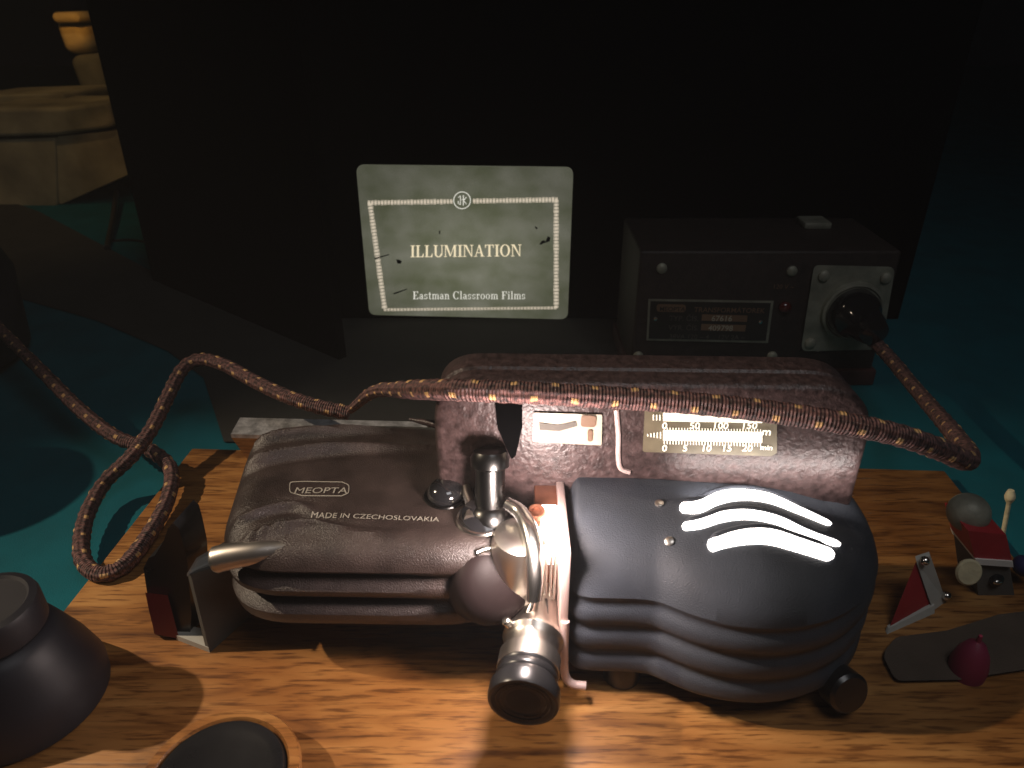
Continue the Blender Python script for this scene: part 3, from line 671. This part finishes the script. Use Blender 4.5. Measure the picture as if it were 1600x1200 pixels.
# raised boss behind them
bm = B(); q = [P(x, y, .275) for x, y in ((722, 690), (738, 698), (742, 718), (730, 738), (730, 768), (736, 790), (734, 812))]
tube(bm, catmull(q, 8), .009, 12); obj("boss_edge", bm, M['satin'], pj)

# ---- lens
la = (P(817, 1099, .119)); lb = Vector((0.050, 0.925, .135)); lax = (la-lb).normalized(); LL = (la-lb).length
lens = knob("lens_barrel", lb, lax, [(0, .024), (.012, .027), (.060, .031), (.100, .038), (.115, .046), (.121, .047), (.128, .043), (.133, .040), (.150, .040), (.152, .046), (.178, .046), (.181, .0405), (.190, .0405)], 'satin', n=64)
bm = B(); pr = [(LL-.060, .041), (LL-.057, .0455), (LL-.050, .0455), (LL-.047, .0435), (LL-.042, .0455), (LL-.036, .0455), (LL-.034, .044), (LL-.030, .0455), (LL-.026, .0455), (LL-.022, .051), (LL-.004, .0515), (LL, .050), (LL+.0008, .046), (LL-.001, .043), (LL-.0025, .038), (LL-.0035, .030), (LL-.004, .0295)]
lathe(bm, lb, lax, pr, 64); obj("lens_rim", bm, M['black'], pj)
bm = B(); lathe(bm, lb, lax, [(LL-.012, .0290), (LL-.0045, .0285), (LL-.0035, .020), (LL-.0028, .010), (LL-.0026, .001)], 48); obj("front_element", bm, M['lens'], pj)
for dd, rr in ((.0030, .039), (.0045, .033)):
    bm = B(); a_x, u_, v_ = frame(lax); tube(bm, [lb + lax*(LL-dd+.0012) + (u_*math.cos(q)+v_*math.sin(q))*rr for q in [2*math.pi*i/60 for i in range(61)]], .0009, 6); obj("retaining_ring", bm, M['darkmetal'], pj)
knob("focus_screw", lb + lax*.118 + Vector((-.036, 0, .030)), (-.6, -.1, .8), [(0, .007), (.010, .007), (.012, .005), (.0125, .0005)], 'chrome')

gg = point("gate_glow", (0.024, 0.790, 0.345), 0.74, (1.0, 0.82, 0.76), 0.008); gg.data.specular_factor = 0.4
point("gate_spill", (0.062, 0.86, 0.25), 0.05, (1.0, 0.80, 0.66), 0.005)
area("vent_glow", (0.42, 0.928, 0.318), (0.42, 0.985, 0.322), 0.035, (1.0, 0.9, 0.85), 0.30*S, 0.008*S)

# ================================================================== BRAIDED CORD
cp = []
for x, y, h in ((-60, 455, .16), (20, 535, .14), (75, 590, .12), (125, 640, .10), (180, 682, .08), (232, 702, .062), (266, 732, .045), (262, 780, .03), (232, 836, .022), (192, 885, .016), (152, 896, .014), (128, 868, .015), (134, 810, .018), (163, 755, .03),
                (206, 712, .085), (238, 668, .11), (262, 620, .14), (285, 577, .17), (312, 562, .19), (350, 570, .20), (400, 597, .20), (450, 620, .20), (500, 636, .19), (545, 645, .18)):
    p = P(x, y, h)
    if y > 740 and 120 < x < 200: p.z = h  # rests on the cloth side
    cp.append(p)
bm = B(); tube(bm, catmull(cp, 12), .0160, 16, uv=True, wob=.05)
tag(obj("braided_cord", bm, M['cord'], loc=P(170, 880, 0)), "dark braided mains cord with yellow flecks, looped and crossing itself beside the board", "cord")
fp = [PY(x, y, Y) for x, y, Y in ((548, 640, 1.36), (585, 612, 1.26), (640, 609, 1.08), (700, 609, .975), (760, 611, .95), (830, 614, .94), (900, 618, .94), (1000, 624, .94), (1100, 632, .93), (1200, 643, .92), (1300, 658, .90), (1400, 679, .90),
                                  (1465, 701, .92), (1508, 719, .97), (1512, 706, 1.08), (1486, 672, 1.22), (1455, 636, 1.40), (1424, 600, 1.55), (1398, 568, 1.68), (1372, 540, 1.78), (1345, 518, 1.86))]
bm = B(); tube(bm, catmull(fp, 12), .0165, 16, uv=True, wob=.05, taper=lambda s: .55+.45*min(1, s*9))
tag(obj("braided_cord", bm, M['cord'], loc=PY(1300, 658, .9)), "braided cord lying over the top of the projector and running back to the transformer", "cord")

# ================================================================== TRANSFORMER
YT, HTt = 1.92, 0.376
tr = thing("transformer_box", "dark brown metal transformer box with nameplate and round socket behind the projector", "transformer", (0.72, 2.08, FLOOR))
def T(x, y, e=0.0): return PY(x, y, YT - e)
bm = B(); box(bm, 0.345, 1.050, YT, 2.25, FLOOR+.02, HTt, .008, 3); obj("case", bm, M['tbox'], tr)
bm = B(); box(bm, 0.335, 1.060, YT-.012, 2.26, FLOOR+.001, 0.022, .006); obj("base", bm, M['tbase'], tr)
slab("top_clasp", 0.855, 0.935, 2.12, 2.20, HTt, HTt+.02, 'alu', .006, tr)
def tplate(name, quad, e0, e1, m, rad=0, par=tr):
    q = rounded(quad, rad, 4) if rad else quad
    bm = B(); rings(bm, [[T(x, y, e0) for x, y in q], [T(x, y, e1) for x, y in q]]); return obj(name, bm, M[m], par, smooth=False)
for x, y in ((1034, 419), (1237, 423), (997, 556), (1206, 556)):
    c = T(x, y); bm = B(); lathe(bm, c, (0, -1, 0), [(-.002, .015), (.006, .014), (.010, .009), (.0105, .0005)], 20); sc_ = obj("screw", bm, M['alu'], tr)
np_ = tplate("nameplate", [(1013, 467), (1209, 470), (1200, 536), (1010, 532)], 0.0, 0.005, 'alu')
tplate("nameplate_field", [(1016.5, 470.5), (1204.5, 473.5), (1196.5, 532.5), (1013.5, 529)], 0.005, 0.0065, 'tplate', 0, np_)
E = 0.0075
tplate("lozenge", [(1026, 475), (1072, 476), (1071, 488), (1026, 487)], 0.0065, 0.0074, 'tfield', 5, np_)
tplate("number_field", [(1097, 491), (1168, 493), (1167, 503), (1096, 501)], 0.0065, 0.0074, 'tfield', 0, np_)
tplate("number_field", [(1096, 506), (1166, 508), (1164, 518), (1095, 516)], 0.0065, 0.0074, 'tfield', 0, np_)
ut = (T(1190, 487)-T(1090, 485.5)).normalized(); vt_ = Vector((0, 0, 1))
def ttext(s_, x, y, size, m): text("plate_lettering", s_, T(x, y, .0080), ut, vt_, size, M[m], np_, bold=.005)
ttext("MEOPTA", 1030, 486, .0185, 'tplate')
ttext("TRANSFORMÁTOREK", 1084, 487.5, .0205, 'tfield')
ttext("TYP. ČÍS.", 1045, 501, .0215, 'grey'); ttext("67616", 1111, 501.5, .0235, 'cream')
ttext("VÝR. ČÍS.", 1044, 515.5, .0215, 'grey'); ttext("409798", 1106, 516.5, .0235, 'cream')
ttext("38VA 120 ~ 4 ... 12V 2A ~", 1045, 529, .0200, 'grey')
for x, y in ((1024, 498), (1188, 503)):
    bm = B(); lathe(bm, T(x, y, .006), (0, -1, 0), [(0, .006), (.003, .005), (.004, .001)], 14); obj("rivet", bm, M['chrome'], np_)
bm = B(); lathe(bm, T(1226, 480), (0, -1, 0), [(0, .018), (.006, .018), (.012, .014), (.016, .006), (.0165, .001)], 24); obj("indicator_lens", bm, M['redlamp'], tr)
text("voltage_lettering", "120 V ~", T(1207, 451, .001), ut, vt_, .018, M['tfield'], tr)
sq = [(1272, 414), (1399, 417), (1377, 546), (1251, 549)]
sp_ = tplate("socket_plate", sq, 0.0, 0.010, 'alu', 10)
for x, y in ((1287, 431), (1384, 434), (1266, 536), (1366, 534)):
    bm = B(); lathe(bm, T(x, y, .010), (0, -1, 0), [(0, .016), (.006, .015), (.010, .009), (.0105, .001)], 20); obj("bolt", bm, M['alu'], sp_)
bm = B(); lathe(bm, T(1331, 486, .010), (0, -1, 0), [(0, .087), (.012, .085), (.014, .078), (.010, .074), (.0099, .001)], 48); obj("socket_ring", bm, M['alu'], sp_)
pl = thing("mains_plug", "glossy black round plug pushed into the transformer socket", "plug", T(1331, 486, .02))
bm = B(); lathe(bm, T(1331, 486, .021), (0.12, -1, -0.1), [(0, .070), (.03, .070), (.045, .062), (.06, .050), (.10, .044), (.125, .036), (.135, .020), (.137, .001)], 48); obj("plug_body", bm, M['gloss'], pl)
bm = B(); tube(bm, catmull([T(1345, 500, .10), T(1352, 512, .13), T(1362, 524, .12), T(1372, 538, .08)], 8), .02, 14, lambda s: 1-.3*s); obj("strain_relief", bm, M['gloss'], pl)

# ================================================================== THINGS ON THE BOARD
# steel topped block by the far left corner
bb = [P(388, 699), P(372, 695), P(352, 668)]
t = thing("steel_topped_block", "small wooden block with a scratched steel top at the board's far left corner", "block", P(480, 690))
bm = B(); q = [(-0.652, 1.455), (-0.20, 1.43), (-0.20, 1.51), (-0.655, 1.53)]
rings(bm, [[(x+.035, y, 0.0005) for x, y in q], [(x, y, .078) for x, y in q]]); obj("wood_body", bm, M['wood'], t, smooth=False)
bm = B(); rings(bm, [[(x, y, .078) for x, y in q], [(x, y, .088) for x, y in q]]); obj("steel_top", bm, M['steel'], t, smooth=False)

# red pointed stand (left), its unlit face coloured black
Yl = 0.93
t = thing("pointed_stand", "pointed stand with a deep red side and its unlit face coloured black at the left end of the projector", "stand", PY(262, 1000, Yl))
sil = [(224, 888), (232, 872), (242, 868), (256, 845), (262, 826), (270, 817), (279, 825), (285, 845), (293, 880), (299, 960), (296, 1000), (272, 1004), (241, 990), (232, 940)]
bm = B(); rings(bm, [[PY(x, y, Yl) for x, y in sil], [PY(x, y, Yl)+Vector((.01, .06, 0)) for x, y in sil]]); obj("body", bm, M['black'], t)
sil2 = [(227, 926), (262, 930), (280, 998), (242, 991), (233, 955)]
bm = B(); rings(bm, [[PY(x, y, Yl-.008) for x, y in sil2], [PY(x, y, Yl-.0005) for x, y in sil2]]); obj("red_side", bm, M['darkred'], t, smooth=False)
# grey folded card
t = thing("folded_card", "grey folded card standing on a pale foot between the pointed stand and the projector", "card", P(320, 1018))
A = P(328, 1020); Bp = P(392, 962); top = 0.155
bm = B()
n_ = Vector(((Bp-A).y, -(Bp-A).x, 0)).normalized()*.008
a, b = A, Bp
at, bt = PY(298, 898, A.y+.012), PY(376, 872, Bp.y+.01)
rings(bm, [[a, b, bt, at], [a-n_, b-n_, bt-n_, at-n_]]); obj("front_leaf", bm, M['grey'], t, smooth=False)
bm = B(); q = [P(276, 1000), P(328, 1020), P(326, 992), P(285, 982)]
rings(bm, [[p+Vector((0, 0, .0005)) for p in q], [p+Vector((0, 0, .012)) for p in q]]); obj("pale_foot", bm, M['palegrey'], t, smooth=False)
bm = B(); q = [at+Vector((-.004, -.004, 0)), bt+Vector((-.03, -.004, 0)), bt+Vector((-.035, .035, .004)), at+Vector((.0, .03, .004))]
rings(bm, [q, [p+Vector((0, 0, .005)) for p in q]]); obj("top_fold", bm, M['palegrey'], t, smooth=False)

# tapered dark vase, front left
t_ = P(40, 1160, 0); vx, vy = -0.775, 0.80
bm = B(); lathe(bm, (vx, vy, 0.0005), (0, 0, 1), [(0, .118), (.006, .124), (.03, .125), (.07, .112), (.11, .094), (.135, .082), (.145, .072), (.149, .064), (.153, .070), (.158, .074), (.195, .073), (.203, .070), (.206, .060), (.202, .056), (.2015, .001)], 72)
tag(obj("lidded_jar", bm, M['vase'], loc=(vx, vy, 0)), "large dark tapering lidded jar at the lower left corner on the wooden board", "jar")

# round wooden cup, bottom edge
cc = P(342, 1213, .045); ct = thing("wooden_cup", "round wooden cup with a dark inside at the bottom edge of the photo", "cup", (cc.x, cc.y, 0))
bm = B(); lathe(bm, (cc.x, cc.y, .0005), (0, 0, 1), [(0, .105), (.04, .110), (.0445, .107), (.045, .094), (.040, .0905), (.02, .088), (.019, .001)], 64); obj("cup_wall", bm, M['wood'], ct)
bm = B(); lathe(bm, (cc.x, cc.y, .020), (0, 0, 1), [(0, .086), (.020, .0895), (.027, .086), (.029, .080), (.026, .070), (.0255, .001)], 64); obj("dark_insert", bm, M['black'], ct)

# red and silver wedge (right)
t = thing("triangular_stand", "small bright red triangular stand with a silver edge to the right of the projector", "stand", P(1425, 975))
b1, b2, b3 = P(1387, 987), P(1456, 952), P(1478, 940)
ap = PY(1431, 878, (b1.y+b2.y)/2+.03)
bm = B(); bk = P(1462, 915)
for f in ((b1, b2, ap), (b2, bk, ap), (bk, b1, ap), (b1, bk, b2)): bm.faces.new([bm.verts.new(p) for p in f])
bmesh.ops.remove_doubles(bm, verts=bm.verts[:], dist=1e-5); obj("red_face", bm, M['redcard'], t, smooth=False)
bm = B(); d = Vector((.026, .006, .004)); q0 = [b2+Vector((0, -.004, .0)), ap+Vector((-.003, -.004, .006)), ap+d+Vector((0, 0, .004)), b3]
rings(bm, [q0, [p+Vector((.004, .012, 0)) for p in q0]]); obj("silver_edge", bm, M['palegrey'], t, smooth=False)
bm = B(); q0 = [b1+Vector((-.004, -.006, 0)), b2+Vector((0, -.010, 0)), b2+Vector((0, -.003, .013)), b1+Vector((0, 0, .008))]
rings(bm, [q0, [p+Vector((0, .006, .001)) for p in q0]]); obj("lower_strip", bm, M['palegrey'], t, smooth=False)
for c in (ap+Vector((.012, -.004, .006)), b3+Vector((-.006, -.004, .018))):
    bm = B(); sphere(bm, c, .0085, n=16); obj("silver_bead", bm, M['chrome'], t)

# red roofed toy with grey dome
Yt = 1.03; t = thing("toy_house", "small toy with red roof and grey dome at the right end of the board", "toy", PY(1560, 962, Yt))
def TY(x, y, dy=0.0): return PY(x, y, Yt) + Vector((0, dy, 0))
def tslab(name, quad, dy0, dy1, m, par=t):
    bm = B(); rings(bm, [[TY(x, y, dy0) for x, y in quad], [TY(x, y, dy1) for x, y in quad]]); return obj(name, bm, M[m], par, smooth=False)
tslab("wall", [(1522, 874), (1577, 880), (1590, 960), (1532, 958)], 0, .07, 'grey')
tslab("roof", [(1510, 826), (1569, 832), (1578, 872), (1520, 868)], -.006, .075, 'redcard')
tslab("trim", [(1520, 868), (1578, 872), (1579, 881), (1523, 877)], -.009, .078, 'white')
bm = B(); sphere(bm, TY(1535, 826, .045), .036, n=32); obj("dome", bm, M['alu'], t)
bm = B(); lathe(bm, TY(1556, 905, -.001), (0, -1, .2), [(0, .013), (.003, .013), (.006, .006), (.0065, .001)], 24); obj("porthole", bm, M['black'], t)
bm = B(); sphere(bm, TY(1555, 905, -.008), .0065, (1.3, .6, .8), 16); obj("porthole_bead", bm, M['chrome'], t)
d0 = PY(1511, 892, 1.0)
bm = B(); lathe(bm, d0, (-.25, -1, .35), [(0, .019), (.008, .021), (.012, .018), (.013, .001)], 32)
bmesh.ops.scale(bm, vec=(1, 1, 1.25), verts=bm.verts[:], space=Matrix.Translation(-d0)); tag(obj("round_token", bm, M['swab'], loc=d0-Vector((0, 0, .025))), "yellowish round token leaning on the left side of the red roofed toy", "token")
s0, s1 = PY(1567, 835, 1.12), PY(1580, 766, 1.13)
bm = B(); path = [s0.lerp(s1, k/14) for k in range(15)]
tube(bm, path, .0042, 12, lambda s: 1 if s < .72 else 1+1.3*math.sin(math.pi*min((s-.72)/.28, .93))); tag(obj("cotton_swab", bm, M['swab'], loc=s0), "thin yellowed cotton swab standing upright behind the red roofed toy", "swab")
bm = B(); sphere(bm, PY(1600, 884, 1.06), .020, n=24); tag(obj("blue_ball", bm, M['blue'], loc=PY(1597, 885, 1.06)-Vector((0, 0, .020))), "dark blue ball at the right edge beside the red roofed toy", "ball")
mb = P(1524, 1075)
bm = B(); lathe(bm, (mb.x, mb.y+.03, .0005), (0, 0, 1), [(0, .028), (.02, .029), (.045, .024), (.065, .014), (.072, .004), (.085, .003), (.086, .0005)], 32); tag(obj("magenta_peg", bm, M['magenta'], loc=(mb.x, mb.y+.03, 0)), "small magenta peg in the shade at the lower right of the board", "peg")
bm = B(); q = rounded([(1378, 1022), (1400, 995), (1480, 985), (1560, 960), (1640, 950), (1640, 1040), (1500, 1062), (1400, 1064)], 20, 6)  # thin sheet added on the board to paint in a hazy reflection
rings(bm, [[P(x, y, .0005) for x, y in q], [P(x, y, .010)for x, y in q]]); tag(obj("grey_reflection_pad", bm, M['pad'], loc=P(1500, 1030)), "dull brownish grey painted-in reflection pad on the board between the projector and the magenta peg", "reflection pad")

# ================================================================== FAR LEFT STONE STEPS
st = thing("stone_steps", "pale worn stone block with stepped ledges in the dim upper left corner", "stone block", P(60, 330, FLOOR))
Yf = 3.95
def stone(name, quad, Yq, dep, m='stone', rnd=0):
    q = rounded(quad, rnd, 5) if rnd else quad
    dv = Vector((0.06, dep, 0))
    bm = B(); rings(bm, [[PY(x, y, Yq) for x, y in q], [PY(x, y, Yq)+dv for x, y in q]])
    o_ = obj(name, bm, M[m], st, smooth=True)
    bv_ = o_.modifiers.new("round", 'BEVEL'); bv_.width = 0.055*S; bv_.segments = 5; bv_.limit_method = 'ANGLE'; bv_.angle_limit = R(35)
    return o_
stone("lower_block", [(-60, 222), (86, 215), (90, 322), (-60, 345)], Yf, .8, rnd=6)
stone("lower_block", [(88, 213), (186, 204), (203, 272), (92, 321)], Yf+.01, .75, rnd=5)
stone("roll", [(-60, 170), (100, 168), (170, 158), (176, 200), (90, 212), (-60, 216)], Yf-.02, .5, rnd=14)
stone("upper_roll", [(-60, 150), (98, 145), (103, 166), (-60, 172)], Yf+.35, .4, rnd=9)
stone("pilaster", [(102, 88), (146, 84), (168, 148), (128, 158)], Yf+1.0, .3)
stone("pilaster", [(80, 30), (122, 30), (145, 82), (100, 87)], Yf+1.05, .3)
stone("capital", [(76, 19), (118, 19), (124, 36), (82, 37)], Yf+.98, .3, 'stone')
spot("niche_lamp", (PY(98, 22, Yf+.3)+Vector((0, -.2, .35))), PY(100, 28, Yf+.98), 1.6, (1.0, .45, .08), 16, .7, .01)
spot("ledge_fill", (PY(180, 240, Yf-.6)+Vector((0.3, 0, .5))), PY(178, 232, Yf), .35, (1.0, .62, .32), 22, .9, .01)  # fill added to lighten the stone ledge

# pen and thin wire on the cloth
bm = B(); tube(bm, [P(182, 300, FLOOR+.06), P(176, 345, FLOOR+.035), P(167, 388, FLOOR+.014)], .013, 10); tag(obj("black_pen", bm, M['black'], loc=P(167, 388, FLOOR)), "thin black pen lying on the teal cloth below the stone block", "pen")
bm = B(); tube(bm, catmull([P(x, y, FLOOR+.006) for x, y in ((176, 376), (205, 375), (232, 380), (250, 395), (252, 412), (240, 424))], 8), .006, 8); tag(obj("thin_wire", bm, M['black'], loc=P(232, 380, FLOOR)), "thin black wire curving on the teal cloth beside the black pen", "wire")

# unseen forms added left of the view to cast the shadows on the cloth
for x_, y_, r_, h_, lb_ in ((-1.86, 2.02, .36, .52, "broad dark form added out of view to throw the upper shadow on the teal cloth"), (-1.52, 1.34, .19, .52, "narrow dark form added out of view to throw the lower shadow on the teal cloth")):
    bm = B(); lathe(bm, (x_, y_, FLOOR+.001), (0, 0, 1), [(0, r_*.8), (.03, r_*.95), (h_*.5, r_), (h_*.8, r_*.85), (h_*.93, r_*.55), (h_, r_*.2), (h_+.001, .001)], 48)
    tag(obj("shadow_caster", bm, M['vase'], loc=(x_, y_, FLOOR)), lb_, "jar")

# ================================================================== HAZE round the whole place
bm = B(); box(bm, -10, 10, -3, 13, FLOOR-3.4, 4.6)
hz = bpy.data.materials.new("haze_air"); hz.use_nodes = True; nt = hz.node_tree
for n in list(nt.nodes):
    if n.type != 'OUTPUT_MATERIAL': nt.nodes.remove(n)
pv = nt.nodes.new("ShaderNodeVolumePrincipled"); pv.inputs["Color"].default_value = (0.8, 0.8, 0.8, 1); pv.inputs["Density"].default_value = 0.035; pv.inputs["Anisotropy"].default_value = 0.2
nt.links.new(pv.outputs[0], [n for n in nt.nodes if n.type == 'OUTPUT_MATERIAL'][0].inputs["Volume"])
ho = obj("haze", bm, hz, smooth=False); ho['kind'] = 'stuff'
